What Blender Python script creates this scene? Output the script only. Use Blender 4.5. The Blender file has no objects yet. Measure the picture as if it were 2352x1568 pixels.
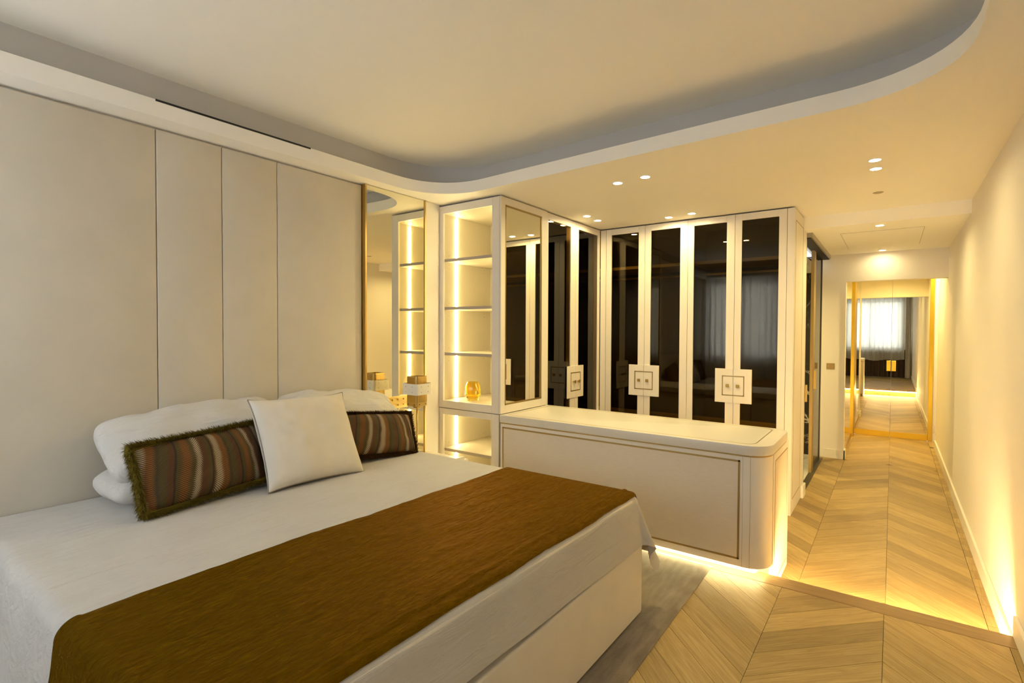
import bpy, bmesh, math, random
from mathutils import Vector, Matrix, noise
random.seed(7)
S = bpy.context.scene
COL = S.collection

# ------------------------------------------------------------------ camera
CH = 1.385                                   # camera height above the bedroom floor
yaw, pitch, roll = math.radians(36.1614), math.radians(-1.2193), math.radians(0.2301)
fw = Vector((math.cos(yaw)*math.cos(pitch), math.sin(yaw)*math.cos(pitch), math.sin(pitch)))
rt = fw.cross(Vector((0, 0, 1))).normalized(); up = rt.cross(fw)
rt, up = rt*math.cos(roll)+up*math.sin(roll), -rt*math.sin(roll)+up*math.cos(roll)
cd = bpy.data.cameras.new('camera'); cam = bpy.data.objects.new('camera', cd); COL.objects.link(cam)
cam.matrix_world = Matrix(((rt.x, up.x, -fw.x, 0), (rt.y, up.y, -fw.y, 0), (rt.z, up.z, -fw.z, CH), (0, 0, 0, 1)))
cd.sensor_width = 36; cd.lens = 36*1195.14/2352; cd.clip_start = 0.02
S.camera = cam

# ------------------------------------------------------------------ world, exposure, daylight
WARM = (1.0, 0.785, 0.31)
WARMW = (1.0, 0.80, 0.52)
DAY = (0.86, 0.92, 1.0)
K = dict(day=22, day_fill=62, spot=5.2, hall=4.6, led=46.0, led_shelf=42.0, nosing=520.0, disc=40.0)
w = bpy.data.worlds.new('sky'); S.world = w; w.use_nodes = True
bg = w.node_tree.nodes['Background']; bg.inputs[0].default_value = (*DAY, 1); bg.inputs[1].default_value = 1.0
S.view_settings.view_transform = 'Standard'; S.view_settings.look = 'None'
S.view_settings.exposure = 0.86; S.view_settings.gamma = 1.0; S.view_settings.use_curve_mapping = False
S.cycles.max_bounces = 12; S.cycles.diffuse_bounces = 6; S.cycles.glossy_bounces = 6
S.cycles.transmission_bounces = 8; S.cycles.transparent_max_bounces = 12
S.cycles.caustics_reflective = True; S.cycles.caustics_refractive = True; S.cycles.blur_glossy = 0.2
S.cycles.sample_clamp_indirect = 25.0

def area(name, loc, rot, sx, sy, power, color):
    l = bpy.data.lights.new(name, 'AREA'); l.shape = 'RECTANGLE'; l.size = sx; l.size_y = sy
    l.energy = power; l.color = color
    o = bpy.data.objects.new(name, l); COL.objects.link(o); o.location = loc; o.rotation_euler = rot
    return o
# daylight through the curtained windows behind the camera; the unseen second adds fill
area('daylight', (-1.22, 0.55, 1.60), (0, -math.pi/2, 0), 1.5, 1.6, K['day'], DAY)
area('daylight', (-1.22, 2.30, 1.60), (0, -math.pi/2, 0), 1.5, 1.3, K['day_fill'], DAY)  # most of the power put here to brighten the room

# ------------------------------------------------------------------ materials
MATS = {}
def srgb(r, g, b):
    f = lambda c: (c/255/12.92) if c/255 <= .04045 else ((c/255+.055)/1.055)**2.4
    return (f(r), f(g), f(b))
def nt(name):
    m = bpy.data.materials.new(name); m.use_nodes = True
    t = m.node_tree; p = t.nodes['Principled BSDF']; MATS[name] = m
    return m, t, p
def setp(p, **k):
    for a, v in k.items():
        a = a.replace('_', ' ')
        if a in p.inputs: p.inputs[a].default_value = v
def coords(t, scale=(1, 1, 1), kind='Object', rot=(0, 0, 0)):
    c = t.nodes.new('ShaderNodeTexCoord'); mp = t.nodes.new('ShaderNodeMapping')
    mp.inputs['Scale'].default_value = scale; mp.inputs['Rotation'].default_value = rot
    t.links.new(c.outputs[kind], mp.inputs['Vector']); return mp.outputs['Vector']
def noise_tex(t, vec, scale, detail=4, rough=.5, dist=0):
    n = t.nodes.new('ShaderNodeTexNoise'); n.inputs['Scale'].default_value = scale
    n.inputs['Detail'].default_value = detail; n.inputs['Roughness'].default_value = rough
    n.inputs['Distortion'].default_value = dist
    t.links.new(vec, n.inputs['Vector']); return n.outputs['Fac']
def ramp(t, fac, stops, interp='LINEAR'):
    r = t.nodes.new('ShaderNodeValToRGB'); r.color_ramp.interpolation = interp
    e = r.color_ramp.elements
    while len(e) < len(stops): e.new(.5)
    for i, (pos, c) in enumerate(stops):
        e[i].position = pos; e[i].color = (*c, 1) if len(c) == 3 else c
    t.links.new(fac, r.inputs['Fac']); return r.outputs['Color']
def math_n(t, op, a, b=None, c=None):
    n = t.nodes.new('ShaderNodeMath'); n.operation = op
    for i, v in enumerate((a, b, c)):
        if v is None: continue
        if isinstance(v, (int, float)): n.inputs[i].default_value = v
        else: t.links.new(v, n.inputs[i])
    return n.outputs[0]
def bump(t, p, fac, strength, dist):
    b = t.nodes.new('ShaderNodeBump'); b.inputs['Strength'].default_value = strength
    b.inputs['Distance'].default_value = dist
    t.links.new(fac, b.inputs['Height']); t.links.new(b.outputs['Normal'], p.inputs['Normal'])
def mix(t, fac, a, b, mode='MIX'):
    n = t.nodes.new('ShaderNodeMix'); n.data_type = 'RGBA'; n.blend_type = mode
    if isinstance(fac, (int, float)): n.inputs[0].default_value = fac
    else: t.links.new(fac, n.inputs[0])
    for i, v in ((6, a), (7, b)):
        if isinstance(v, tuple): n.inputs[i].default_value = (*v, 1)
        else: t.links.new(v, n.inputs[i])
    return n.outputs[2]

def simple(name, col, rough=.5, metal=0, bscale=0, bstr=.1, bdist=.001, **k):
    m, t, p = nt(name); setp(p, Base_Color=(*col, 1), Roughness=rough, Metallic=metal, **k)
    if bscale:
        bump(t, p, noise_tex(t, coords(t), bscale, 5), bstr, bdist)
    return m
WALL = simple('wall_paint', (.80, .76, .69), .75, bscale=180, bstr=.08)
CEIL = simple('ceiling_paint', (.91, .885, .825), .8, bscale=150, bstr=.05)
COVE = simple('cove_grey', (.56, .54, .52), .85)  # cove back, greyer and darker than the ceiling and lip
LACQ = simple('cream_lacquer', (.76, .71, .62), .42, bscale=60, bstr=.03)
LACQW = simple('cream_worktop', (.66, .63, .57), .33, bscale=60, bstr=.02)
SKIRT = simple('white_skirting', (.82, .78, .70), .4)
INTER = simple('cabinet_lining', (.50, .44, .31), .6, bscale=300, bstr=.08)
SHELFEDGE = simple('shelf_edge', (.42, .36, .29), .5)  # shelf fronts darkened as if in shade; also joints and sensor cover
BRASS = simple('brushed_brass', (.62, .44, .15), .33, 1.0, bscale=90, bstr=.03)
BRASSD = simple('aged_brass_inlay', (.40, .29, .12), .42, 1.0)
GOLD = simple('polished_gold', (.56, .37, .04), .32, 1.0)
DARKM = simple('dark_bronze', (.10, .085, .06), .4, .7)
STEEL = simple('brushed_track_metal', (.40, .37, .31), .35, .9)
BLACK = simple('black_slot', (.012, .012, .01), .7)
SUBF = simple('floor_joint', (.10, .065, .03), .9)
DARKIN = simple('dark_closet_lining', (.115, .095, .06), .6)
CLSHELF = simple('closet_shelf_oak', (.62, .48, .22), .5)
SHADEW = simple('shade_band_cream', (.74, .70, .62), .5)
TAUPE = simple('taupe_piping', (.30, .26, .21), .8, bscale=500, bstr=.3)
NIGHT = simple('bedside_lacquer', (.74, .69, .60), .4)
TRIMW = simple('window_frame_white', (.8, .8, .78), .4)

def mirror(name, tint, rough=.0):
    m, t, p = nt(name); setp(p, Base_Color=(*tint, 1), Metallic=1.0, Roughness=rough); return m
MIRR = mirror('silver_mirror', (.82, .79, .64))
MIRB = mirror('warm_mirror', (.85, .80, .62))

def emis(name, col, st):
    m = bpy.data.materials.new(name); m.use_nodes = True; t = m.node_tree; t.nodes.clear()
    e = t.nodes.new('ShaderNodeEmission'); e.inputs[0].default_value = (*col, 1); e.inputs[1].default_value = st
    o = t.nodes.new('ShaderNodeOutputMaterial'); t.links.new(e.outputs[0], o.inputs[0]); return m
LEDM = emis('led_strip_light', (1, .83, .42), K['led'])
LEDSH = emis('led_shelf_light', (1, .83, .42), K['led_shelf'])
LEDNO = emis('led_nosing_light', (1, .74, .36), K['nosing'])
DISC = emis('downlight_lens', (1, .90, .70), K['disc'])

def smoked():
    m = bpy.data.materials.new('smoked_glass'); m.use_nodes = True; t = m.node_tree; t.nodes.clear()
    tr = t.nodes.new('ShaderNodeBsdfTransparent'); tr.inputs[0].default_value = (.62, .54, .34, 1)
    gl = t.nodes.new('ShaderNodeBsdfGlossy'); gl.inputs[0].default_value = (1, .93, .82, 1); gl.inputs['Roughness'].default_value = .006
    fr = t.nodes.new('ShaderNodeFresnel'); fr.inputs[0].default_value = 1.42
    mx = t.nodes.new('ShaderNodeMixShader'); o = t.nodes.new('ShaderNodeOutputMaterial')
    t.links.new(fr.outputs[0], mx.inputs[0]); t.links.new(tr.outputs[0], mx.inputs[1]); t.links.new(gl.outputs[0], mx.inputs[2])
    t.links.new(mx.outputs[0], o.inputs[0]); return m
SMOKE = smoked()
def clearglass(name, tint, ior=1.45, rough=.0):
    m = bpy.data.materials.new(name); m.use_nodes = True; t = m.node_tree; t.nodes.clear()
    tr = t.nodes.new('ShaderNodeBsdfTransparent'); tr.inputs[0].default_value = (*tint, 1)
    gl = t.nodes.new('ShaderNodeBsdfGlossy'); gl.inputs['Roughness'].default_value = rough
    fr = t.nodes.new('ShaderNodeFresnel'); fr.inputs[0].default_value = ior
    mx = t.nodes.new('ShaderNodeMixShader'); o = t.nodes.new('ShaderNodeOutputMaterial')
    t.links.new(fr.outputs[0], mx.inputs[0]); t.links.new(tr.outputs[0], mx.inputs[1]); t.links.new(gl.outputs[0], mx.inputs[2])
    t.links.new(mx.outputs[0], o.inputs[0]); return m
WGLASS = clearglass('window_glass', (.97, .98, .98))
BGLASS = clearglass('bronze_glass', (.86, .80, .66))

def amber():
    m, t, p = nt('amber_glass')
    setp(p, Base_Color=(1.0, .80, .16, 1), Roughness=.02, IOR=1.45)
    p.inputs['Transmission Weight'].default_value = 1.0
    return m
AMBER = amber()

def silk():
    m, t, p = nt('silk_panel')
    v = coords(t, (1, 2.2, 60))
    n = noise_tex(t, v, 9, 5, .7)
    v2 = coords(t, (1, 1, 1)); n2 = noise_tex(t, v2, 3, 3)
    c = ramp(t, n, [(.3, (.64, .56, .44)), (.75, (.76, .68, .56))])
    t.links.new(c, p.inputs['Base Color']); setp(p, Roughness=.5)
    bump(t, p, n, .12, .0008); return m
SILK = silk()
def suede():
    m, t, p = nt('suede_panel')
    v = coords(t)
    n = noise_tex(t, v, 2.2, 4, .6, .6); n2 = noise_tex(t, v, 420, 2)
    c = ramp(t, n, [(.25, (.585, .53, .435)), (.75, (.65, .595, .495))])
    t.links.new(c, p.inputs['Base Color']); setp(p, Roughness=.85)
    p.inputs['Sheen Weight'].default_value = .25
    bump(t, p, n2, .15, .0006); return m
SUEDE = suede()
def fabric(name, c1, c2, scale=900, wr=0, sheen=.2, bstr=.2):
    m, t, p = nt(name)
    v = coords(t); n = noise_tex(t, v, scale, 2); n1 = noise_tex(t, v, 5, 4, .6, .3)
    t.links.new(ramp(t, n1, [(.3, c1), (.7, c2)]), p.inputs['Base Color']); setp(p, Roughness=.88)
    p.inputs['Sheen Weight'].default_value = sheen
    h = n
    if wr:
        v2 = coords(t, (1.0, 6, 6)); n2 = noise_tex(t, v2, 3.0, 5, .55, .8)
        h = math_n(t, 'ADD', math_n(t, 'MULTIPLY', n, .15), math_n(t, 'MULTIPLY', n2, wr))
        bump(t, p, h, .9, .016)
    else: bump(t, p, h, bstr, .0008)
    return m
LINEN = fabric('white_linen', (.60, .57, .53), (.645, .615, .575), wr=1.0)
PILLOW = fabric('pillow_cotton', (.68, .655, .61), (.73, .70, .66), wr=1.4)
CUSHW = fabric('ivory_wool', (.68, .63, .54), (.72, .67, .585), scale=700, bstr=.5)
BASEF = fabric('bed_base_fabric', (.66, .61, .52), (.71, .66, .57), scale=600, bstr=.3)

def throwm():
    m, t, p = nt('bronze_satin')
    v = coords(t, (1.0, 3.6, 3.6)); n = noise_tex(t, v, 24, 6, .65, .8)
    v2 = coords(t, (1, 2.2, 2.2)); n2 = noise_tex(t, v2, 4.0, 4, .55, 1.2)
    v3 = coords(t); n3 = noise_tex(t, v3, 900, 2)
    c = ramp(t, n, [(.30, (.090, .047, .0002)), (.52, (.128, .070, .0003)), (.75, (.18, .104, .0005))])
    t.links.new(c, p.inputs['Base Color']); setp(p, Roughness=.45, Metallic=.65)
    p.inputs['Specular IOR Level'].default_value = .1; p.inputs['Specular Tint'].default_value = (1, .55, .05, 1)
    h = math_n(t, 'ADD', math_n(t, 'MULTIPLY', n, .8), math_n(t, 'ADD', math_n(t, 'MULTIPLY', n2, 1.3), math_n(t, 'MULTIPLY', n3, .1)))
    bump(t, p, h, 1.0, .016); return m
THROW = throwm()

def oak(name, a, b, c2):
    m, t, p = nt(name)
    oi = t.nodes.new('ShaderNodeObjectInfo')
    tc = t.nodes.new('ShaderNodeTexCoord'); mp = t.nodes.new('ShaderNodeMapping')
    cx = t.nodes.new('ShaderNodeCombineXYZ')
    t.links.new(math_n(t, 'MULTIPLY', oi.outputs['Random'], 37.0), cx.inputs[0])
    t.links.new(math_n(t, 'MULTIPLY', oi.outputs['Random'], 91.0), cx.inputs[1])
    t.links.new(tc.outputs['Object'], mp.inputs['Vector']); t.links.new(cx.outputs[0], mp.inputs['Location'])
    sc = t.nodes.new('ShaderNodeMapping'); sc.inputs['Scale'].default_value = (1, 14, 1)
    t.links.new(mp.outputs[0], sc.inputs['Vector'])
    n = noise_tex(t, sc.outputs[0], 4.5, 6, .6, .9)
    sc2 = t.nodes.new('ShaderNodeMapping'); sc2.inputs['Scale'].default_value = (1, 3.2, 1)
    t.links.new(mp.outputs[0], sc2.inputs['Vector'])
    wv = t.nodes.new('ShaderNodeTexWave'); wv.wave_type = 'BANDS'; wv.bands_direction = 'Y'
    wv.inputs['Scale'].default_value = 7; wv.inputs['Distortion'].default_value = 7; wv.inputs['Detail'].default_value = 3
    wv.inputs['Detail Scale'].default_value = .8
    t.links.new(sc2.outputs[0], wv.inputs['Vector'])
    g = ramp(t, n, [(.3, a), (.5, b), (.72, c2)])
    g2 = mix(t, math_n(t, 'MULTIPLY', wv.outputs['Fac'], .16), g, tuple(x*.55 for x in a))
    tone = ramp(t, oi.outputs['Random'], [(0, (.74, .72, .70)), (.5, (1, 1, 1)), (1, (1.16, 1.17, 1.2))])
    g3 = mix(t, 1.0, g2, tone, 'MULTIPLY')
    t.links.new(g3, p.inputs['Base Color']); setp(p, Roughness=.46); p.inputs['Specular IOR Level'].default_value = .32
    bump(t, p, n, .12, .0006); return m
OAK = oak('oak_plank', (.31, .205, .070), (.39, .268, .098), (.47, .335, .138))
OAKN = oak('oak_nosing', (.27, .165, .062), (.32, .205, .082), (.37, .245, .108))

def marble(name, base, vein, scale, w0):
    m, t, p = nt(name)
    v = coords(t); n = noise_tex(t, v, scale, 6, .6, 1.6)
    d = math_n(t, 'ABSOLUTE', math_n(t, 'SUBTRACT', n, .5))
    cl = noise_tex(t, v, scale*.6, 2)
    f = math_n(t, 'MULTIPLY', ramp(t, d, [(0, (1, 1, 1)), (w0, (0, 0, 0))]), ramp(t, cl, [(.42, (0, 0, 0)), (.6, (1, 1, 1))]))
    t.links.new(mix(t, f, base, vein), p.inputs['Base Color']); setp(p, Roughness=.15); return m
MARBD = marble('dark_marble', (.018, .015, .013), (.75, .68, .58), 2.1, .018)
MARBW = marble('white_marble', (.80, .76, .68), (.55, .42, .22), 1.3, .012)
MARBF = marble('marble_floor', (.72, .71, .68), (.35, .33, .30), 3.0, .02)

def rugm():
    m, t, p = nt('viscose_rug')
    v = coords(t); n = noise_tex(t, v, 2.4, 5, .6, .8); n2 = noise_tex(t, v, 350, 3)
    vs = coords(t, (1, 5, 1)); n3 = noise_tex(t, vs, 8, 4)
    c = ramp(t, math_n(t, 'ADD', math_n(t, 'MULTIPLY', n, .6), math_n(t, 'MULTIPLY', n3, .4)),
             [(.36, (.12, .088, .055)), (.52, (.20, .157, .108)), (.68, (.29, .24, .175))])
    t.links.new(c, p.inputs['Base Color']); setp(p, Roughness=.9)
    p.inputs['Sheen Weight'].default_value = .4
    bump(t, p, math_n(t, 'ADD', n2, math_n(t, 'MULTIPLY', n3, .7)), .6, .004); return m
RUG = rugm()

def sheer():
    m = bpy.data.materials.new('sheer_voile'); m.use_nodes = True; t = m.node_tree; t.nodes.clear()
    tl = t.nodes.new('ShaderNodeBsdfTranslucent'); tl.inputs[0].default_value = (.80, .80, .80, 1)
    df = t.nodes.new('ShaderNodeBsdfDiffuse'); df.inputs[0].default_value = (.78, .77, .74, 1)
    tr = t.nodes.new('ShaderNodeBsdfTransparent')
    m1 = t.nodes.new('ShaderNodeMixShader'); m1.inputs[0].default_value = .4
    m2 = t.nodes.new('ShaderNodeMixShader'); m2.inputs[0].default_value = .05
    o = t.nodes.new('ShaderNodeOutputMaterial')
    t.links.new(tl.outputs[0], m1.inputs[1]); t.links.new(df.outputs[0], m1.inputs[2])
    t.links.new(m1.outputs[0], m2.inputs[1]); t.links.new(tr.outputs[0], m2.inputs[2]); t.links.new(m2.outputs[0], o.inputs[0])
    return m
SHEER = sheer()
VELVET = fabric('brown_velvet', (.035, .015, .008), (.06, .027, .015), sheen=.5)

def feather(name, flip=False):
    # embroidered plumes: wavy bands running across the cushion, each a herringbone of slanted stitches
    m, t, p = nt(name)
    uv = t.nodes.new('ShaderNodeUVMap'); sp = t.nodes.new('ShaderNodeSeparateXYZ'); t.links.new(uv.outputs[0], sp.inputs[0])
    u, v = sp.outputs[0], sp.outputs[1]
    wv = math_n(t, 'MULTIPLY', math_n(t, 'SINE', math_n(t, 'ADD', math_n(t, 'MULTIPLY', v, 4.2), math_n(t, 'MULTIPLY', u, 4.0))), .050)
    uu = math_n(t, 'MULTIPLY', math_n(t, 'ADD', u, wv), 4.4)
    fr = math_n(t, 'FRACT', uu)
    tri = math_n(t, 'ABSOLUTE', math_n(t, 'SUBTRACT', fr, .5))
    st = math_n(t, 'FRACT', math_n(t, 'ADD', math_n(t, 'MULTIPLY', v, 72.0), math_n(t, 'MULTIPLY', tri, -13.0 if not flip else 13.0)))
    stn = noise_tex(t, uv.outputs[0], 25, 2)
    jag = math_n(t, 'ADD', fr, math_n(t, 'MULTIPLY', math_n(t, 'SUBTRACT', st, .5), .12))
    jag = math_n(t, 'ADD', jag, math_n(t, 'MULTIPLY', math_n(t, 'SUBTRACT', noise_tex(t, uv.outputs[0], 7, 3), .5), .14))
    OL, OR, BR, CR, DO = (.085, .055, .006), (.20, .070, .004), (.105, .034, .004), (.40, .31, .19), (.05, .032, .005)
    col = ramp(t, jag, [(0, BR), (.10, CR), (.30, OR), (.52, DO), (.62, OL), (.82, BR)], 'CONSTANT')
    col2 = ramp(t, jag, [(0, OL), (.16, OR), (.36, OL), (.50, CR), (.66, BR), (.86, OL)], 'CONSTANT')
    alt = math_n(t, 'GREATER_THAN', math_n(t, 'FRACT', math_n(t, 'MULTIPLY', uu, .5)), .5)
    c = mix(t, alt, col, col2)
    thread = math_n(t, 'ABSOLUTE', math_n(t, 'SUBTRACT', st, .5))
    c = mix(t, ramp(t, thread, [(.22, (0, 0, 0)), (.42, (.9, .9, .9))]), c, (.012, .008, .002))
    edge = ramp(t, tri, [(.455, (0, 0, 0)), (.49, (.85, .85, .85))])
    c = mix(t, edge, c, (.01, .006, .002))
    t.links.new(c, p.inputs['Base Color']); setp(p, Roughness=.75)
    bump(t, p, math_n(t, 'SUBTRACT', 1.0, thread), .6, .003); return m
FEATH = feather('feather_embroidery'); FEATH2 = feather('feather_embroidery_rust', True)
FUR1 = simple('olive_fur', (.125, .090, .008), .8); FUR2 = simple('dark_brown_fur', (.05, .022, .005), .8)
for f_ in (FUR1, FUR2): f_.node_tree.nodes['Principled BSDF'].inputs['Specular IOR Level'].default_value = .15

# ------------------------------------------------------------------ geometry helpers
class MB:
    def __init__(s): s.v = []; s.f = []; s.uv = None
    def add(s, vs, fs):
        o = len(s.v); s.v += [tuple(p) for p in vs]; s.f += [tuple(i+o for i in f) for f in fs]; return s
    def box(s, x0, x1, y0, y1, z0, z1):
        x0, x1 = sorted((x0, x1)); y0, y1 = sorted((y0, y1)); z0, z1 = sorted((z0, z1))
        return s.add([(x0, y0, z0), (x1, y0, z0), (x1, y1, z0), (x0, y1, z0), (x0, y0, z1), (x1, y0, z1), (x1, y1, z1), (x0, y1, z1)],
              [(0, 3, 2, 1), (4, 5, 6, 7), (0, 1, 5, 4), (1, 2, 6, 5), (2, 3, 7, 6), (3, 0, 4, 7)])
    def prism(s, poly, z0, z1):
        n = len(poly)
        a = sum(poly[i][0]*poly[(i+1) % n][1]-poly[(i+1) % n][0]*poly[i][1] for i in range(n))
        if a < 0: poly = poly[::-1]
        vs = [(x, y, z0) for x, y in poly]+[(x, y, z1) for x, y in poly]
        fs = [tuple(range(n-1, -1, -1)), tuple(range(n, 2*n))]+[(i, (i+1) % n, n+(i+1) % n, n+i) for i in range(n)]
        return s.add(vs, fs)
    def strip(s, loop0, loop1, closed=True, flip=False):
        n = len(loop0); vs = list(loop0)+list(loop1); fs = []
        for i in range(n if closed else n-1):
            j = (i+1) % n; q = (i, j, n+j, n+i); fs.append(q[::-1] if flip else q)
        return s.add(vs, fs)
    def tube(s, path, r, n=10, caps=True, closed=False):
        path = [Vector(p) for p in path]; m = len(path); rings = []
        for i, p in enumerate(path):
            if closed: d = path[(i+1) % m]-path[i-1]
            else: d = path[min(i+1, m-1)]-path[max(i-1, 0)]
            d.normalize(); a = Vector((0, 0, 1)) if abs(d.z) < .9 else Vector((1, 0, 0))
            u = d.cross(a).normalized(); v = u.cross(d)
            rr = r[i] if isinstance(r, (list, tuple)) else r
            rings.append([p+(u*math.cos(2*math.pi*k/n)+v*math.sin(2*math.pi*k/n))*rr for k in range(n)])
        vs = [q for ring in rings for q in ring]; fs = []
        for i in range(m if closed else m-1):
            a0, b0 = i*n, ((i+1) % m)*n
            for k in range(n):
                fs.append((a0+k, b0+k, b0+(k+1) % n, a0+(k+1) % n))
        if caps and not closed:
            fs.append(tuple(range(n))); fs.append(tuple((m-1)*n+k for k in range(n-1, -1, -1)))
        return s.add(vs, fs)
    def lathe(s, cx, cy, prof, n=32, caps=True):
        vs = []; fs = []
        for r, z in prof:
            for k in range(n):
                a = 2*math.pi*k/n; vs.append((cx+r*math.cos(a), cy+r*math.sin(a), z))
        for i in range(len(prof)-1):
            for k in range(n):
                fs.append((i*n+k, i*n+(k+1) % n, (i+1)*n+(k+1) % n, (i+1)*n+k))
        if caps and prof[0][0] > 1e-5: fs.append(tuple(range(n-1, -1, -1)))
        if caps and prof[-1][0] > 1e-5: fs.append(tuple((len(prof)-1)*n+k for k in range(n)))
        return s.add(vs, fs)
    def grid(s, fn, nu, nv):
        vs = [fn(i/nu, j/nv) for j in range(nv+1) for i in range(nu+1)]
        fs = [(j*(nu+1)+i, j*(nu+1)+i+1, (j+1)*(nu+1)+i+1, (j+1)*(nu+1)+i) for j in range(nv) for i in range(nu)]
        return s.add(vs, fs)
    def build(s, name, mat, parent=None, smooth=False, bevel=0, seg=2, origin=None, kind=None, label=None):
        me = bpy.data.meshes.new(name)
        o3 = Vector(origin) if origin is not None else None
        me.from_pydata([tuple(Vector(p)-o3) if o3 else p for p in s.v], [], s.f); me.update()
        if bevel:
            bm = bmesh.new(); bm.from_mesh(me)
            es = [e for e in bm.edges if len(e.link_faces) == 2 and e.calc_face_angle(0) > .5]
            bmesh.ops.bevel(bm, geom=es, offset=bevel, segments=seg, profile=.5, affect='EDGES', clamp_overlap=True)
            bm.to_mesh(me); bm.free()
        if smooth: me.polygons.foreach_set('use_smooth', [True]*len(me.polygons))
        me.materials.append(mat)
        o = bpy.data.objects.new(name, me); COL.objects.link(o)
        if o3: o.location = o3
        if parent is not None: attach(o, parent)
        if kind: o['kind'] = kind
        if label: o['label'] = label
        return o

def world_loc(o):
    p = Vector(o.location)
    if o.parent is not None: p = p+world_loc(o.parent)
    return p
def attach(o, parent):
    o.parent = parent; o.location = Vector(o.location)-world_loc(parent)
def thing(name, label, cat, loc, group=None):
    o = bpy.data.objects.new(name, None); COL.objects.link(o); o.location = loc; o.empty_display_size = .1
    return tag(o, label, cat, group)
def tag(o, label, cat, group=None):
    o['label'] = label; o['category'] = cat
    if group: o['group'] = group
    return o
def struct(o):
    o['kind'] = 'structure'; return o
def dup(root, loc, label=None):
    r = root.copy(); COL.objects.link(r); r.location = loc
    if label: r['label'] = label
    for ch in list(root.children):
        c = ch.copy(); COL.objects.link(c); c.parent = r
        for g in list(ch.children):
            d = g.copy(); COL.objects.link(d); d.parent = c
    return r
def sm(o, ang=40):
    me = o.data
    me.polygons.foreach_set('use_smooth', [True]*len(me.polygons))
    bm = bmesh.new(); bm.from_mesh(me)
    for e in bm.edges:
        if len(e.link_faces) == 2 and e.calc_face_angle(0) > math.radians(ang): e.smooth = False
    bm.to_mesh(me); bm.free(); return o
def rrect(x0, x1, y0, y1, rs, n=8):
    # rs: radius at corners (x0,y0),(x1,y0),(x1,y1),(x0,y1)
    out = []
    for (cx, cy, a0, r) in ((x0, y0, 180, rs[0]), (x1, y0, 270, rs[1]), (x1, y1, 0, rs[2]), (x0, y1, 90, rs[3])):
        sx = 1 if cx == x0 else -1; sy = 1 if cy == y0 else -1
        ox, oy = cx+sx*r, cy+sy*r
        if r < 1e-6: out.append((cx, cy)); continue
        for k in range(n+1):
            a = math.radians(a0+90*k/n); out.append((ox+r*math.cos(a), oy+r*math.sin(a)))
    return out
Z = lambda rel: rel+CH

# ------------------------------------------------------------------ key dimensions
F1 = 0.0; F0 = -.14                     # bedroom floor, corridor floor
ZS = Z(1.025); ZT = ZS+.262; ZC = Z(.918); ZD = Z(.595)
YH = 3.04; YM = 3.0; X1 = 3.123; X2 = 3.77; Y2 = 2.405; X3 = 4.804; Y4 = .657; X5 = 5.385
X6 = 7.34; YR = -.48; X7 = 8.78; X8 = 9.30; XB = 5.347; XW = -.95; XST = 3.235
ZQ = Z(-.639)

# ------------------------------------------------------------------ floors
def clip(poly, axis, val, keep_less):
    out = []; n = len(poly)
    for i in range(n):
        a, b = poly[i], poly[(i+1) % n]
        ia = (a[axis] <= val) if keep_less else (a[axis] >= val); ib = (b[axis] <= val) if keep_less else (b[axis] >= val)
        if ia: out.append(a)
        if ia != ib:
            t_ = (val-a[axis])/(b[axis]-a[axis]); out.append((a[0]+(b[0]-a[0])*t_, a[1]+(b[1]-a[1])*t_))
    return out
MESHC = {}
def chevron(floor, rects, cw, pitch, y0, ztop, xoff, th=.014):
    g = .0011
    for (rx0, rx1, ry0, ry1) in rects:
        k0 = math.floor((ry0-y0)/cw)-1; k1 = math.ceil((ry1-y0)/cw)+1
        for k in range(k0, k1):
            ya, yb = y0+k*cw, y0+(k+1)*cw
            s_ = -1 if k % 2 == 0 else 1         # x falls with y in even columns
            n0 = int((rx0-xoff-cw)/pitch)-3; n1 = int((rx1-xoff+cw)/pitch)+3
            for j in range(n0, n1):
                xa = xoff+j*pitch
                xs_a, xs_b = (xa, xa-cw) if s_ < 0 else (xa-cw, xa)
                P = [(xs_a+g, ya+g*.8), (xs_a+pitch-g, ya+g*.8), (xs_b+pitch-g, yb-g*.8), (xs_b+g, yb-g*.8)]
                full = P
                for ax, v, kl in ((0, rx0, False), (0, rx1, True), (1, ry0, False), (1, ry1, True)):
                    if len(P) >= 3: P = clip(P, ax, v, kl)
                if len(P) < 3: continue
                area_ = abs(sum(P[i][0]*P[(i+1) % len(P)][1]-P[(i+1) % len(P)][0]*P[i][1] for i in range(len(P))))/2
                if area_ < .0012: continue
                cx, cy = xa+pitch/2-cw/2, (ya+yb)/2
                ang = math.atan2(cw*s_, cw)*1.0   # grain runs along the plank
                ang = math.radians(-45 if s_ < 0 else 45)
                ang = math.radians(135 if s_ < 0 else 45)
                whole = (P == full)
                key = (s_, cw, pitch) if whole else None
                R = Matrix.Rotation(-ang, 2)
                if whole and key in MESHC: me = MESHC[key]
                else:
                    L = [tuple(R @ Vector((x-cx, y-cy))) for x, y in P]
                    b = MB(); b.prism(L, -th, 0)
                    me = bpy.data.meshes.new('plank'); me.from_pydata(b.v, [], b.f); me.update(); me.materials.append(OAK)
                    if whole: MESHC[key] = me
                o = bpy.data.objects.new('plank', me); COL.objects.link(o)
                o.location = (cx, cy, ztop-random.random()*.0003); o.rotation_euler = (0, 0, ang); o.parent = floor
fl = struct(MB().box(XW, XST-.012, YR, YH+.02, -.125, -.0145).build('floor', SUBF))
chevron(fl, [(XW+.25, 3.1165, -.438, YH)], .45, .19, .012, 0, .183+.012-.0)
for i in range(22):
    a = 3.118-.185*(i+1)
    MB().box(a+.0008, a+.185-.0008, YR+.002, -.4392, -.014, -.0003).build('border_plank', OAK, fl, origin=(a, YR, 0))
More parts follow.
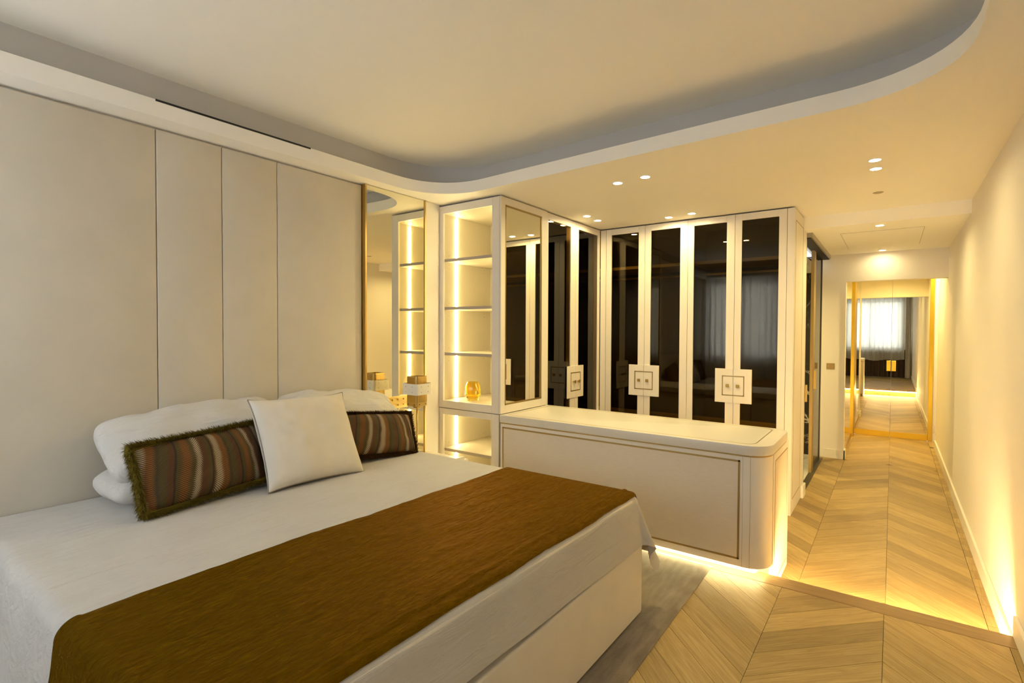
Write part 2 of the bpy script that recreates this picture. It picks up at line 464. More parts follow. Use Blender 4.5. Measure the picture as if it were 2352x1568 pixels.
ns = MB().box(YR+.001-.5, 2.5, -(XST+.012-3.18), .06, -.026, 0).build('nosing', OAKN, fl, bevel=.003)
ns.location = (3.18, .5, 0); ns.rotation_euler = (0, 0, math.pi/2)
fl0 = struct(MB().box(XST-.01, X8+.05, YR-.15, 2.5, F0-.08, F0-.0145).build('floor', SUBF))
chevron(fl0, [(XST-.01, X3+.15, -.422, 2.6), (X3+.15, X6, -.422, .70), (X6, X8+.01, -.422, .50)], .43, .18, .008, F0, 3.236)
a = XST
while a < X7:
    MB().box(a+.0008, a+.128, YR+.001, -.4234, F0-.014, F0-.0002).build('border_plank', OAK, fl0, origin=(a, YR, F0)); a += .13
MB().box(X7, X8+.01, YR-.14, -.4234, F0-.014, F0-.0002).build('border_plank', OAK, fl0, origin=(X7, YR, F0))
struct(MB().box(X6-1.86, X6, .70, 2.4, F0-.05, F0+.004).build('floor', MARBF))
rs = MB().box(XST-.014, XST, YR, 2.99, F0, -.026).build('trim_1', OAKN); struct(rs)
lb = MB().box(XST+.001, XST+.009, YR+.01, .52, -.034, -.0265).build('led_strip', LEDNO)
tag(lb, 'warm light strip tucked under the oak step nosing', 'light strip')

# ------------------------------------------------------------------ walls
struct(MB().box(XW-.1, X1+.02, YH+.02, YH+.14, -.1, ZT+.2).build('wall_left', WALL))
struct(MB().box(XW-.1, X7, YR-.14, YR, F0-.1, ZT+.2).build('wall_right', WALL))
# pilaster between the mirror and the shelf unit
struct(MB().box(2.945, X1-.002, YH-.012, YH+.03, 0, ZS+.01).build('wall_pilaster', WALL))
# back wall with two windows, the second assumed to bring in more daylight
wb = MB(); wy = [(-.25, 1.35), (1.65, 2.95)]
wb.box(XW-.14, XW, YR-.14, wy[0][0], -.1, ZT+.2).box(XW-.14, XW, wy[0][1], wy[1][0], -.1, ZT+.2).box(XW-.14, XW, wy[1][1], YH+.14, -.1, ZT+.2)
for a_, b_ in wy: wb.box(XW-.14, XW, a_, b_, -.1, .86).box(XW-.14, XW, a_, b_, 2.33, ZT+.2)
struct(wb.build('wall_back', WALL))
for i, (a_, b_) in enumerate(wy):
    wf = MB().box(XW-.10, XW-.04, a_, a_+.05, .86, 2.33).box(XW-.10, XW-.04, b_-.05, b_, .86, 2.33).box(XW-.10, XW-.04, a_, b_, .86, .91).box(XW-.10, XW-.04, a_, b_, 2.28, 2.33)
    wf.box(XW-.09, XW-.05, (a_+b_)/2-.03, (a_+b_)/2+.03, .9, 2.3)
    wo = struct(wf.build('window_%d' % (i+1), TRIMW))
    MB().box(XW-.074, XW-.068, a_+.05, b_-.05, .91, 2.28).build('window_pane', WGLASS, wo)
# closet/corridor side walls and the header wall
struct(MB().box(X1+.02, X5+.02, 3.045, 3.15, F0-.1, ZT).build('wall_left', WALL))
jam = MB().box(X5, 5.545, Y4+.0, Y4+.16, F0, ZC+.02)
struct(jam.build('wall_jamb', WALL))
hw = MB().box(X6, X6+.14, .452, Y4+.04, F0, ZC+.02).box(X6, X6+.14, YR+.0, .452, ZD, ZC+.02)
struct(hw.build('wall_header', WALL))
struct(MB().box(X6+.14, X8+.2, .487, .60, F0, ZC).build('wall_alcove_left', WALL))
struct(MB().box(X8+.035, X8+.15, YR-.30, .60, F0, ZC).build('wall_end', WALL))
struct(MB().box(X7, X8+.15, YR-.30, YR-.17, F0, ZC).build('wall_alcove_right', WALL))
mw = MB().box(X8+.012, X8+.034, -.66, -.468, F0, ZC-.01).build('trim_2', MARBW); struct(mw)
# bathroom shell
struct(MB().box(X6, X6+.1, Y4+.041, 2.5, F0, ZC).build('wall_bathroom', MARBD))
struct(MB().box(5.40, X6+.1, 2.4, 2.5, F0, ZC).build('wall_bathroom', MARBD))
struct(MB().box(5.40, 5.47, Y4+.16, 2.4, F0, ZC).build('wall_bathroom', WALL))
struct(MB().box(5.40, X6, Y4+.10, 2.4, Z(.72), Z(.80)).build('ceiling', CEIL))

# skirtings
def skirt(name, x0, x1, y0, y1, z0, h=.10):
    return struct(MB().box(x0, x1, y0, y1, z0, z0+h).build(name, SKIRT, bevel=.003))
skirt('baseboard_right', XST+.02, X7+.004, YR, YR+.016, F0, .105)
skirt('baseboard_right', XW, XST+.012, YR, YR+.016, 0, .095)
skirt('baseboard_far', X6-.016, X6, .436, Y4-.005, F0, .11)
skirt('baseboard_far', X6-.016, X6+.14, .436, .452, F0, .11)
skirt('baseboard_jamb', X5+.002, 5.545, Y4-.022, Y4, F0, .11)

# ------------------------------------------------------------------ ceiling
def fillet(corners, R, n=14):
    out = []; m = len(corners)
    for i in range(m):
        p = Vector(corners[i]); a = Vector(corners[i-1]); b = Vector(corners[(i+1) % m])
        d1 = (a-p).normalized(); d2 = (b-p).normalized(); r = R[i]
        p0 = p+d1*r; p2 = p+d2*r
        for k in range(n+1):
            u = k/n; c = .86               # rounder than a parabola: rational bezier
            w1 = c; q = (p0*(1-u)**2+p*2*u*(1-u)*w1+p2*u*u)/((1-u)**2+2*u*(1-u)*w1+u*u)
            out.append((q.x, q.y))
    return out
lipc = [(-.72, -.226), (2.815, -.226), (2.985, 2.887), (-.72, 2.887)]
def offs(c, d): return [(c[0][0]-d, c[0][1]-d), (c[1][0]+d, c[1][1]-d), (c[2][0]+d, c[2][1]+d), (c[3][0]-d, c[3][1]+d)]
RR = [.42, .46, .46, .42]
L0 = fillet(lipc, RR); L1 = fillet(offs(lipc, .006), RR); L2 = fillet([(-.87, -.38), (3.045, -.38), (3.215, 3.042), (-.87, 3.042)], [.54, .60, .60, .54])
def at(loop, z): return [(x, y, z) for x, y in loop]
bm = bmesh.new()
outer = [(XW-.1, YR-.1), (X5+.02, YR-.1), (X5+.02, 3.12), (XW-.1, 3.12)]
def ring(pts, z):
    vs = [bm.verts.new((x, y, z)) for x, y in pts]
    return [bm.edges.new((vs[i], vs[(i+1) % len(vs)])) for i in range(len(vs))]
e = ring(outer, ZS)+ring(L0, ZS)
bmesh.ops.triangle_fill(bm, edges=e, use_beauty=True)
for f_ in bm.faces:
    if f_.normal.z > 0: f_.normal_flip()
me = bpy.data.meshes.new('ceiling'); bm.to_mesh(me); bm.free(); me.materials.append(CEIL)
ce = struct(bpy.data.objects.new('ceiling', me)); COL.objects.link(ce)
tr_ = MB(); tr_.strip(at(L0, ZS), at(L1, ZS+.085)); tr_.strip(at(L1, ZS+.085), at(L2, ZS+.085)); 
o = tr_.build('cove_lip', CEIL, ce); sm(o, 50)
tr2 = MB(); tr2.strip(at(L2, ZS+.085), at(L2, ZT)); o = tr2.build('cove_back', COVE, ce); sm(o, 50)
bm = bmesh.new(); vs = [bm.verts.new((x, y, ZT)) for x, y in L2]; bm.faces.new(vs[::-1])
bmesh.ops.triangulate(bm, faces=bm.faces[:])
me = bpy.data.meshes.new('ceiling'); bm.to_mesh(me); bm.free(); me.materials.append(CEIL)
COL.objects.link(struct(bpy.data.objects.new('ceiling', me)))
# slab over everything so no light leaks in
struct(MB().box(XW-.1, XB, YR-.1, 3.12, ZT+.01, ZT+.12).build('ceiling', CEIL))
struct(MB().box(XB, X8+.15, YR-.30, Y4+.14, ZC, ZC+.2).build('ceiling', CEIL))
sl = MB().box(1.03, 1.86, 2.8905, 2.8990, ZS+.0765, ZS+.0865).build('air_slot', BLACK, ce)
sl = MB(); sl.add([(2.9045+dx, .87, ZS+z_) for dx, z_ in ((-.004, .0775), (.009, .0775), (.009, .0865), (-.004, .0865))]+[(2.947+dx, 1.63, ZS+z_) for dx, z_ in ((-.004, .0775), (.009, .0775), (.009, .0865), (-.004, .0865))],
    [(0, 1, 2, 3), (7, 6, 5, 4), (0, 4, 5, 1), (1, 5, 6, 2), (2, 6, 7, 3), (3, 7, 4, 0)]); sl.build('air_slot', BLACK, ce)
# access panel in the corridor ceiling
q = [(5.78, -.212), (6.88, -.212), (6.88, .408), (5.78, .408)]
hp = thing('access_panel', 'flush rectangular access hatch outlined in the corridor ceiling', 'hatch', (6.33, .098, ZC-.003))
MB().box(q[0][0]+.003, q[1][0]-.003, q[0][1]+.003, q[2][1]-.003, ZC-.0030, ZC-.0005).build('hatch_door', CEIL, hp)
fr_ = MB()
for i in range(4):
    (ax, ay), (bx, by) = q[i], q[(i+1) % 4]
    fr_.box(min(ax, bx)-.0014, max(ax, bx)+.0014, min(ay, by)-.0014, max(ay, by)+.0014, ZC-.0018, ZC-.0002)
fr_.build('shadow_gap', SHELFEDGE, hp)

# ------------------------------------------------------------------ downlights
def downlight(x, y, z, label, power, group='recessed downlights', ang=165):
    t_ = thing('downlight', label, 'downlight', (x, y, z-.006), group)
    MB().lathe(x, y, [(.030, z-.0035), (.0375, z-.0035), (.0375, z-.0003), (.030, z-.0003), (.030, z-.0035)], 28, False).build('bezel', CEIL, t_)
    MB().lathe(x, y, [(.0005, z-.0028), (.0305, z-.0028), (.0305, z-.001), (.0005, z-.001)], 28).build('lens', DISC, t_)
    l = bpy.data.lights.new('downlight_lamp', 'AREA'); l.shape = 'DISK'; l.size = .056; l.energy = power; l.color = WARM; l.spread = math.radians(ang)
    lo = bpy.data.objects.new('downlight_lamp', l); COL.objects.link(lo); lo.location = (x, y, z-.0042); attach(lo, t_)
    return t_
P_, H_ = K['spot'], K['hall']
for x, y, lb_ in ((3.362, 1.554, 'left one of the downlight pair above the console'), (3.334, 1.344, 'right one of the downlight pair above the console'),
                (4.168, 2.222, 'downlight nearer the mirror panel, in the wardrobe corner pair'), (4.390, 2.227, 'downlight deepest in the inner wardrobe corner'),
                (4.64, 1.645, 'left downlight of the pair before the middle wardrobe doors'), (4.60, 1.427, 'right downlight of the pair before the middle wardrobe doors')):
    downlight(x, y, ZS, 'small bright recessed '+lb_, P_*(.95 if x < 3.5 else .34))
downlight(3.798, .10, ZS, 'small bright recessed downlight nearest the camera over the step, upper one of two', H_*.33)
downlight(4.002, .10, ZS, 'small bright recessed downlight over the corridor step, lower one of two', H_*.33)
downlight(5.502, .102, ZC, 'small recessed downlight before the hatch in the low corridor ceiling', H_)
downlight(7.182, .104, ZC, 'small recessed downlight just before the far header wall', H_*.18)
downlight(8.15, .0, ZC, 'small recessed downlight hidden in the mirrored alcove ceiling', H_*1.9)
downlight(8.95, -.30, ZC, 'small recessed downlight behind the end of the right wall', H_*1.9)
downlight(6.4, 1.5, Z(.72), 'small recessed downlight in the marble bathroom', H_*3)
d_ = thing('smoke_detector', 'tiny grey flush sensor in the ceiling behind the downlights over the step', 'sensor', (4.697, .101, ZS-.004))
MB().lathe(4.697, .101, [(.001, ZS-.004), (.028, ZS-.004), (.034, ZS-.0005)], 24).build('cover', SHELFEDGE, d_)

# ------------------------------------------------------------------ headboard panels
hb = thing('headboard', 'full height beige suede wall panels behind the bed', 'headboard', (1.2, YH, .02))
xs = [XW+.02, -.2, .44, 1.078, 1.400, 1.722, 2.372]
xs = [XW+.02, .10, 1.078, 1.400, 1.722, 2.345]
for a_, b_ in zip(xs, xs[1:]):
    MB().box(a_+.0015, b_-.0015, YH-.012, YH+.018, .0, ZS-.012).build('panel', SUEDE, hb, bevel=.006, seg=3, smooth=False)
for ch in hb.children: sm(ch, 50)
# tall mirror with brass edging
mi = thing('wall_mirror', 'tall narrow brass-edged mirror between suede panels and white pilaster', 'mirror', (2.64, YM, .02))
MB().box(2.362, 2.926, YM+.002, YM+.02, .01, ZS-.004).build('mirror_glass', MIRR, mi)
MB().box(2.348, 2.362, YM-.006, YM+.035, .01, ZS-.004).build('brass_edge', BRASS, mi)
MB().box(2.926, 2.938, YM-.006, YM+.035, .01, ZS-.004).build('brass_edge', BRASS, mi)
MB().box(2.364, 2.924, YM+.0205, YM+.034, .02, ZS-.006).build('backing', DARKM, mi)

# ------------------------------------------------------------------ open shelf unit
def rail(b, axis, a0, a1, b0, b1, d0, d1):
    if axis == 'x': b.box(d0, d1, a0, a1, b0, b1)
    else: b.box(a0, a1, d0, d1, b0, b1)
def open_unit(name, label, z0, z1, oz0, oz1, shelves, side_mirror):
    u = thing(name, label, 'shelf unit', (3.44, 2.72, z0))
    yl, yr_ = 3.045, Y2; il, ir = 2.985, 2.475
    b = MB(); b.box(X1, X1+.02, il, yl, z0, z1).box(X1, X1+.02, yr_, ir, z0, z1)
    b.box(X1, X1+.02, ir, il, oz1, z1).box(X1, X1+.02, ir, il, z0, oz0)
    b.build('front_frame', LACQ, u, bevel=.0012)
    c = MB(); c.box(X1+.02, X2, yr_, yr_+.018, z0, z1)
    c.build('side_panel', LACQ, u)
    n = MB(); n.box(X1+.02, X2-.02, il+.004, il+.02, z0+.001, z1-.001).build('inner_side', INTER, u)
    MB().box(X1+.02, X2-.02, yr_+.019, yr_+.033, z0+.001, z1-.001).build('inner_side', INTER, u)
    MB().box(X2-.02, X2-.002, yr_+.02, yl, z0+.001, z1-.001).build('back_panel', INTER, u)
    MB().box(X1+.0205, X2-.021, yr_+.033, il+.003, oz0-.018, oz0-.0005).build('bottom_board', INTER, u)
    MB().box(X1+.0205, X2-.021, yr_+.033, il+.003, oz1+.0005, oz1+.018).build('top_board', INTER, u)
    for z in shelves:
        s_ = MB().box(X1+.022, X2-.022, yr_+.034, il+.003, z-.011, z+.011).build('shelf', INTER, u)
        MB().box(X1+.0195, X1+.0225, yr_+.034, il+.003, z-.0112, z+.0112).build('shaded_edge', SHELFEDGE, s_)  # shade on the shelf front put into a darker colour
    zz = sorted([oz0]+list(shelves)+[oz1])
    for a_, b_ in zip(zz, zz[1:]):
        MB().box(3.281, 3.300, il-.003, il+.0035, a_+.014, b_-.014).build('led_strip', LEDSH, u)
    for a_, b_ in zip(zz, zz[1:]):
        MB().box(3.281, 3.300, yr_+.0325, yr_+.039, a_+.014, b_-.014).build('led_strip', LEDSH, u)
    for z in [k for s0 in shelves for k in (s0-.06, s0-.03, s0+.045)]:
        for xx in (3.20, 3.66):
            b2 = MB(); b2.tube([(xx, il+.0045, z), (xx, il+.003, z)], .0025, 8); b2.build('peg_hole', DARKM, u)
    return u
zf = ZS-.013
up_ = open_unit('shelf_unit', 'tall upper lit open shelf unit holding the amber vase', ZQ+.002, zf, Z(-.577), Z(.952), [Z(.571), Z(.178), Z(-.195)], True)
lo_ = open_unit('shelf_unit', 'lower lit open shelf unit beside the bed, under the seam', .04, ZQ-.003, .12, Z(-.690), [Z(-.985)], False)
MB().box(X1+.05, X2, Y2+.01, 3.04, 0, .04).build('plinth', LACQ, lo_)
# mirror panel on the side of the upper unit
mp_ = thing('mirror_panel', 'brass-framed mirror door on the side of the open shelf unit', 'mirror', (3.44, Y2, Z(-.573)))
mx0, mx1, mz0, mz1 = 3.178, 3.690, Z(-.573), Z(.955)
b = MB(); yy = Y2-.016
b.box(X1+.001, mx0, yy, Y2-.001, ZQ+.003, zf).box(mx1, X2, yy, Y2-.001, ZQ+.003, zf).box(mx0, mx1, yy, Y2-.001, mz1, zf).box(mx0, mx1, yy, Y2-.001, ZQ+.003, mz0)
b.build('door_frame', LACQ, mp_, bevel=.001)
MB().box(mx0, mx1, Y2-.010, Y2-.002, mz0, mz1).build('mirror_glass', MIRR, mp_)
b = MB(); yb = yy-.001; tk = .010
b.box(mx0, mx0+tk, yb, Y2-.008, mz0, mz1).box(mx1-tk, mx1, yb, Y2-.008, mz0, mz1).box(mx0, mx1, yb, Y2-.008, mz1-tk, mz1).box(mx0, mx1, yb, Y2-.008, mz0, mz0+tk)
b.build('brass_edge', BRASSD, mp_)

# ------------------------------------------------------------------ wardrobes
def P(plane, c):
    # maps (u, v, w): u along the front, v up, w out towards the room
    if plane == 'x': return lambda u0, u1, v0, v1, w0, w1: (c-w1, c-w0, u0, u1, v0, v1)
    return lambda u0, u1, v0, v1, w0, w1: (u0, u1, c-w1, c-w0, v0, v1)
def wdoor(par, mp, u0, u1, g0, g1, seam, zb, zt, label=None):
    """u0..u1 door, g0..g1 glass, seam = 'lo'/'hi' side that carries the half plate"""
    gz0, gz1 = zb+.09, Z(.955); T = .022
    pw, pz0, pz1 = .150, Z(-.625), Z(-.328)
    b = MB(); bx = lambda *a: b.box(*mp(*a, -T, 0))
    bx(u0, g0, zb, zt); bx(g1, u1, zb, zt); bx(g0, g1, gz1, zt); bx(g0, g1, zb, gz0)
    d = b.build('door', LACQ, par, bevel=.0012)
    if label: d['label'] = label
    us = u0 if seam == 'lo' else u1; sg = 1 if seam == 'lo' else -1
    q0, q1 = sorted((us, us+sg*pw))
    MB().box(*mp(q0, q1, pz0, pz1, .0003, .009)).build('handle_plate', LACQ, d, bevel=.0012)
    gm = MB(); gm.box(*mp(g0-.004, g1+.004, gz0-.004, gz1+.004, -.014, -.008)); gm.build('glass_pane', SMOKE, d)
    # brass square on the plate, half per door
    a_, iw = .091, .009; i0, i1 = sorted((us, us+sg*a_)); z0_, z1_ = Z(-.564), Z(-.388)
    im = MB(); im.box(*mp(i0, i1, z1_-iw, z1_, .0085, .0098)); im.box(*mp(i0, i1, z0_, z0_+iw, .0085, .0098))
    j0, j1 = sorted((us+sg*a_, us+sg*(a_-iw))); im.box(*mp(j0, j1, z0_, z1_, .0085, .0098))
    im.build('brass_inlay', BRASSD, d)
    k = us+sg*.040; kz = Z(-.475)
    kn = MB(); kn.box(*mp(k-.006, k+.006, kz-.006, kz+.006, .009, .026)); kn.box(*mp(k-.0135, k+.0135, kz-.0135, kz+.0135, .026, .034))
    kn.build('knob', BRASSD, d, bevel=.001)
    kn2 = MB(); kn2.box(*mp(k-.006, k+.006, kz-.006, kz+.006, .034, .037)).build('knob_stud', GOLD, d)
    return d
ZB = F0+.07
m3 = P('x', X3); m2 = P('y', Y2-.002)
wr = thing('wardrobe', 'four-door cream wardrobe with smoked glass facing the room beside the corridor', 'wardrobe', (5.09, 1.53, F0))
G = .0015
wdoor(wr, m3, 1.932+G, 2.340-G, 1.997, 2.281, 'lo', ZB, zf)
wdoor(wr, m3, 1.522+G, 1.932-G, 1.592, 1.873, 'hi', ZB, zf)
wdoor(wr, m3, 1.116+G, 1.522-G, 1.184, 1.468, 'lo', ZB, zf)
wdoor(wr, m3, .711+G, 1.116-G, .772, 1.060, 'hi', ZB, zf)
MB().box(X3, X3+.022, 2.340+G, Y2-.004, F0+.002, zf).build('filler_strip', LACQ, wr); c = MB(); c.box(X3, X3+.022, Y4+.0005, .711-G, F0+.002, zf)
c.build('filler_strip', LACQ, wr)
c = MB(); c.box(X5-.015, X5-.001, Y4+.02, 2.99, F0+.002, zf).box(X3+.024, X5, Y4+.019, Y4+.034, F0+.07, zf)
c.box(X3+.024, X5-.02, 1.514, 1.530, F0+.07, zf).box(X3+.024, X5-.02, 2.985, 2.998, F0+.07, zf).box(X3+.024, X5, Y4+.02, 2.99, zf-.018, zf-.002).box(X3+.024, X5, Y4+.02, 2.99, F0+.055, F0+.07)
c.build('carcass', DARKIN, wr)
for a_, b_ in ((Y4+.036, 1.512), (1.532, 2.983)):
    MB().box(X3+.08, X5-.016, a_, b_, Z(.612), Z(.640)).build('shelf', CLSHELF, wr)
    rr_ = MB(); rr_.tube([(5.10, a_, Z(.54)), (5.10, b_, Z(.54))], .012, 12); rr_.build('hanging_rail', BRASS, wr)
    for k in range(3):
        dr = MB().box(X3+.09, X3+.11, a_+.01, b_-.01, F0+.09+k*.22, F0+.30+k*.22).build('drawer', CLSHELF, wr)
MB().box(X3+.03, X5-.02, Y4+.03, 2.98, F0+.001, F0+.055).build('plinth', LACQ, wr)
# end panel facing the corridor with routed brass line
MB().box(X3+.0005, X5-.0005, Y4, Y4+.018, F0+.002, zf).build('end_panel', LACQ, wr)
b = MB(); ex0, ex1, ez0, ez1 = X3+.075, X5-.07, F0+.12, Z(.925); t4 = .007; yq = Y4-.0012
b.box(ex0, ex0+t4, yq, Y4+.001, ez0, ez1).box(ex1-t4, ex1, yq, Y4+.001, ez0, ez1).box(ex0, ex1, yq, Y4+.001, ez1-t4, ez1).box(ex0, ex1, yq, Y4+.001, ez0, ez0+t4)
b.build('brass_inlay', BRASSD, wr)

wr2 = thing('wardrobe', 'two-door cream wardrobe with smoked glass in the corner beyond the shelf unit', 'wardrobe', (4.28, 2.70, F0))
wdoor(wr2, m2, 3.772+G, 4.290-G, 3.815, 4.205, 'hi', ZB, zf)
wdoor(wr2, m2, 4.290+G, X3-.012, 4.352, 4.748, 'lo', ZB, zf)
c = MB(); c.box(X2+.003, X3-.02, 2.965, 2.98, F0+.002, zf).box(X2+.003, X2+.018, Y2+.026, 2.96, F0+.07, zf).box(X2+.02, X3-.02, Y2+.026, 2.96, zf-.018, zf-.002).box(X2+.02, X3-.02, Y2+.026, 2.96, F0+.055, F0+.07)
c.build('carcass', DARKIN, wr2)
MB().box(X2+.02, X3-.02, Y2+.06, 2.96, Z(.612), Z(.640)).build('shelf', CLSHELF, wr2)
rr_ = MB(); rr_.tube([(X2+.02, 2.68, Z(.54)), (X3-.02, 2.68, Z(.54))], .012, 12); rr_.build('hanging_rail', BRASS, wr2)
MB().box(X2+.02, X3-.02, Y2+.04, 2.96, F0+.001, F0+.055).build('plinth', LACQ, wr2)

# ------------------------------------------------------------------ console / low cabinet
cs = thing('console_cabinet', 'long low cream cabinet with brass inlay and rounded end behind the bed', 'cabinet', (3.45, 1.45, 0))
cy0, cy1 = .530, Y2-.018; cx0, cx1 = X1-.012, 3.79
top = rrect(cx0, cx1, cy0, cy1, (.135, .09, 0, 0), 10)
o = MB().prism(top, Z(-.694), ZQ).build('worktop', LACQW, cs, bevel=.003); sm(o, 35)
o = MB().prism(rrect(cx0+.006, cx1-.006, cy0+.006, cy1, (.13, .085, 0, 0), 10), Z(-.703), Z(-.694)).build('brass_band', BRASSD, cs); sm(o, 35)
def outline(poly_out, poly_in, z0, z1):
    b_ = MB(); n = len(poly_out)
    vs = [(x, y, z1) for x, y in poly_out]+[(x, y, z1) for x, y in poly_in]+[(x, y, z0) for x, y in poly_out]+[(x, y, z0) for x, y in poly_in]
    fs = []
    for i in range(n):
        j = (i+1) % n
        fs += [(i, j, n+j, n+i), (2*n+i, 2*n+j, j, i), (n+i, n+j, 3*n+j, 3*n+i)]
    return b_.add(vs, fs)
ia = (cx0+.045, cx1-.038, cy0+.085, cy1-.045); w_ = .0045
outline(rrect(*ia, (.075, .06, 0, 0), 8), rrect(ia[0]+w_, ia[1]-w_, ia[2]+w_, ia[3]-w_, (.075-w_, .06-w_, 0, 0), 8), ZQ-.002, ZQ+.0008).build('top_inlay', BRASS, cs)
zb0 = Z(-1.333)
body = rrect(X1, 3.30, cy0+.008, cy1, (.125, 0, 0, 0), 10)
o = MB().prism(body, zb0, Z(-.703)).build('body', LACQ, cs); sm(o, 35)
sl_ = MB()
for ys in (.628, .668): sl_.box(X1-.0006, X1+.001, ys-.0008, ys+.0008, zb0, Z(-.703))
sl_.build('joint_line', SHELFEDGE, cs)
MB().box(X1-.0022, X1+.001, .692, 2.358, Z(-1.283), Z(-.737)).build('silk_panel', SILK, cs)
b = MB(); pz0, pz1, py0, py1, t4 = Z(-1.292), Z(-.728), .683, 2.367, .010
for a in ((py0, py0+t4, pz0, pz1), (py1-t4, py1, pz0, pz1), (py0, py1, pz0, pz0+t4), (py0, py1, pz1-t4, pz1)):
    b.box(X1-.0042, X1+.001, *a)
b.build('brass_inlay', BRASSD, cs)
# end gable running down to the corridor floor
MB().box(3.27, cx1-.004, cy0+.004, cy0+.024, F0+.004, Z(-.703)).build('end_panel', LACQ, cs, bevel=.001)
b = MB(); gx0, gx1, gz0, gz1, t4 = 3.315, cx1-.05, F0+.06, Z(-.745), .007
for a in ((gx0, gx0+t4, gz0, gz1), (gx1-t4, gx1, gz0, gz1), (gx0, gx1, gz0, gz0+t4), (gx0, gx1, gz1-t4, gz1)):
    b.box(a[0], a[1], cy0+.0028, cy0+.006, a[2], a[3])
b.build('brass_inlay', BRASSD, cs)
MB().box(gx0+t4, gx1-t4, cy0+.0032, cy0+.006, gz0+t4, gz1-t4).build('silk_panel', SILK, cs)
# rear body over the corridor floor with drawers
MB().box(3.30, cx1-.024, cy0+.026, cy1, F0+.07, Z(-.703)).build('carcass', LACQ, cs)
MB().box(3.33, cx1-.06, cy0+.05, cy1, F0+.001, F0+.07).build('plinth', BRASS, cs)
for c_ in range(3):
    a_ = cy0+.07+c_*.585
    for k in range(3):
        zz0 = F0+.085+k*.232
        b = MB(); y0_, y1_, zt_ = a_, a_+.577, zz0+.226; m_ = (y0_+y1_)/2
        b.box(cx1-.024, cx1-.004, y0_, m_-.06, zz0, zt_).box(cx1-.024, cx1-.004, m_+.06, y1_, zz0, zt_).box(cx1-.024, cx1-.004, m_-.06, m_+.06, zz0, zt_-.03)
        d = b.build('drawer', LACQ, cs)
        MB().box(cx1-.0045, cx1-.003, y0_+.01, y1_-.01, zz0+.008, zz0+.014).build('brass_inlay', BRASSD, d)
# recessed plinth and light strips
MB().prism(rrect(3.20, 3.225, cy0+.07, cy1, (.02, 0, 0, 0), 4), .001, zb0-.0005).build('plinth', LACQ, cs)
st = MB().box(3.150, 3.162, .66, cy1-.02, zb0-.006, zb0-.001).build('led_strip', LEDM, cs)
cor = MB(); cor.tube([(3.156, .66, zb0-.004), (3.17, .62, zb0-.004), (3.21, .59, zb0-.004), (3.25, .58, zb0-.004)], .004, 6); cor.build('led_strip', LEDM, cs)

# ------------------------------------------------------------------ bathroom sliding doors
sd = thing('sliding_door', 'bronze glass sliding bathroom doors with brass stiles beside the wardrobe', 'door', (6.4, Y4, F0))
MB().box(5.548, X6-.03, Y4-.045, Y4+.075, ZC-.045, ZC-.001).build('track', STEEL, sd)
MB().box(5.548, X6-.02, Y4-.030, Y4+.06, ZC-.052, ZC-.044).build('track_groove', BLACK, sd)
zt_ = ZC-.052
f1 = MB(); f1.box(5.548, 5.572, Y4, Y4+.020, F0+.006, zt_)
f1.build('stile', BRASSD, sd)
f2 = MB(); f2.box(6.40, 6.56, Y4+.026, Y4+.055, F0+.006, zt_).build('stile', BRASSD, sd)
f3 = MB(); f3.box(6.56, X6-.20, Y4+.030, Y4+.038, F0+.012, zt_).build('glass_pane', BGLASS, sd)
f4 = MB(); f4.box(5.56, X6-.1, Y4-.004, Y4+.05, F0+.0005, F0+.008).build('floor_channel', DARKM, sd)
f5 = MB(); f5.box(X6-.2, X6-.18, Y4+.022, Y4+.044, F0+.006, zt_).build('stile', DARKM, sd)
MB().box(5.549, 5.580, Y4-.020, Y4-.0005, Z(-.66), Z(-.50)).build('handle', BRASS, sd, bevel=.003)
MB().box(6.44, 6.49, Y4+.002, Y4+.026, Z(-.62), Z(-.42)).build('handle', BRASS, sd, bevel=.003)

# ------------------------------------------------------------------ alcove mirrored doors
sm_ = thing('mirror_door', 'mirrored side panel with wide gold post on the left of the alcove', 'mirror', (8.3, .46, F0))
MB().box(X6+.145, 9.02, .462, .476, F0+.06, ZC-.004).build('mirror_glass', MIRB, sm_)
MB().box(X6+.145, 9.02, .458, .478, F0+.004, F0+.06).build('bottom_rail', GOLD, sm_)
MB().box(9.02, X8-.005, .440, .478, F0+.002, ZC-.004).build('gold_post', GOLD, sm_, bevel=.002)
for i, (a_, b_) in enumerate(((.0095, .440), (-.418, .0065))):
    nm = ('left', 'right')[i]
    dr = thing('mirror_door', nm+' leaf of the gold-framed mirror doors closing the corridor', 'door', (X8, (a_+b_)/2, F0))
    MB().box(X8, X8+.010, a_, b_, F0+.085, ZC-.005).build('mirror_glass', MIRB, dr)
    MB().box(X8-.008, X8+.012, a_, b_, F0+.002, F0+.085).build('bottom_rail', GOLD, dr, bevel=.001)
    s0 = b_ if i else a_
    ha, hb_ = (-.050, .004) if i else (.012, .062)
    g_ = MB().box(X8-.022, X8-.001, ha, hb_, Z(-.565), Z(-.415)); g_.build('handle', GOLD, dr, bevel=.003)
ps = MB().box(X8-.012, X8+.012, -.466, -.419, F0+.002, ZC-.004).build('door_post', GOLD, bevel=.002)
tag(ps, 'upright gold post between the end mirror door and white marble strip', 'post')
sw = thing('light_switch', 'bronze double switch plate on the wall left of the mirrored alcove', 'switch', (X6, .595, Z(-.415)))
MB().box(X6-.007, X6-.0005, .554, .640, Z(-.453), Z(-.380)).build('plate', BRASSD, sw, bevel=.001)
for k in range(2):
    b = MB(); b.tube([(X6-.007, .580+k*.034, Z(-.416)), (X6-.018, .580+k*.034, Z(-.416))], .005, 10); b.build('toggle', BRASS, sw)

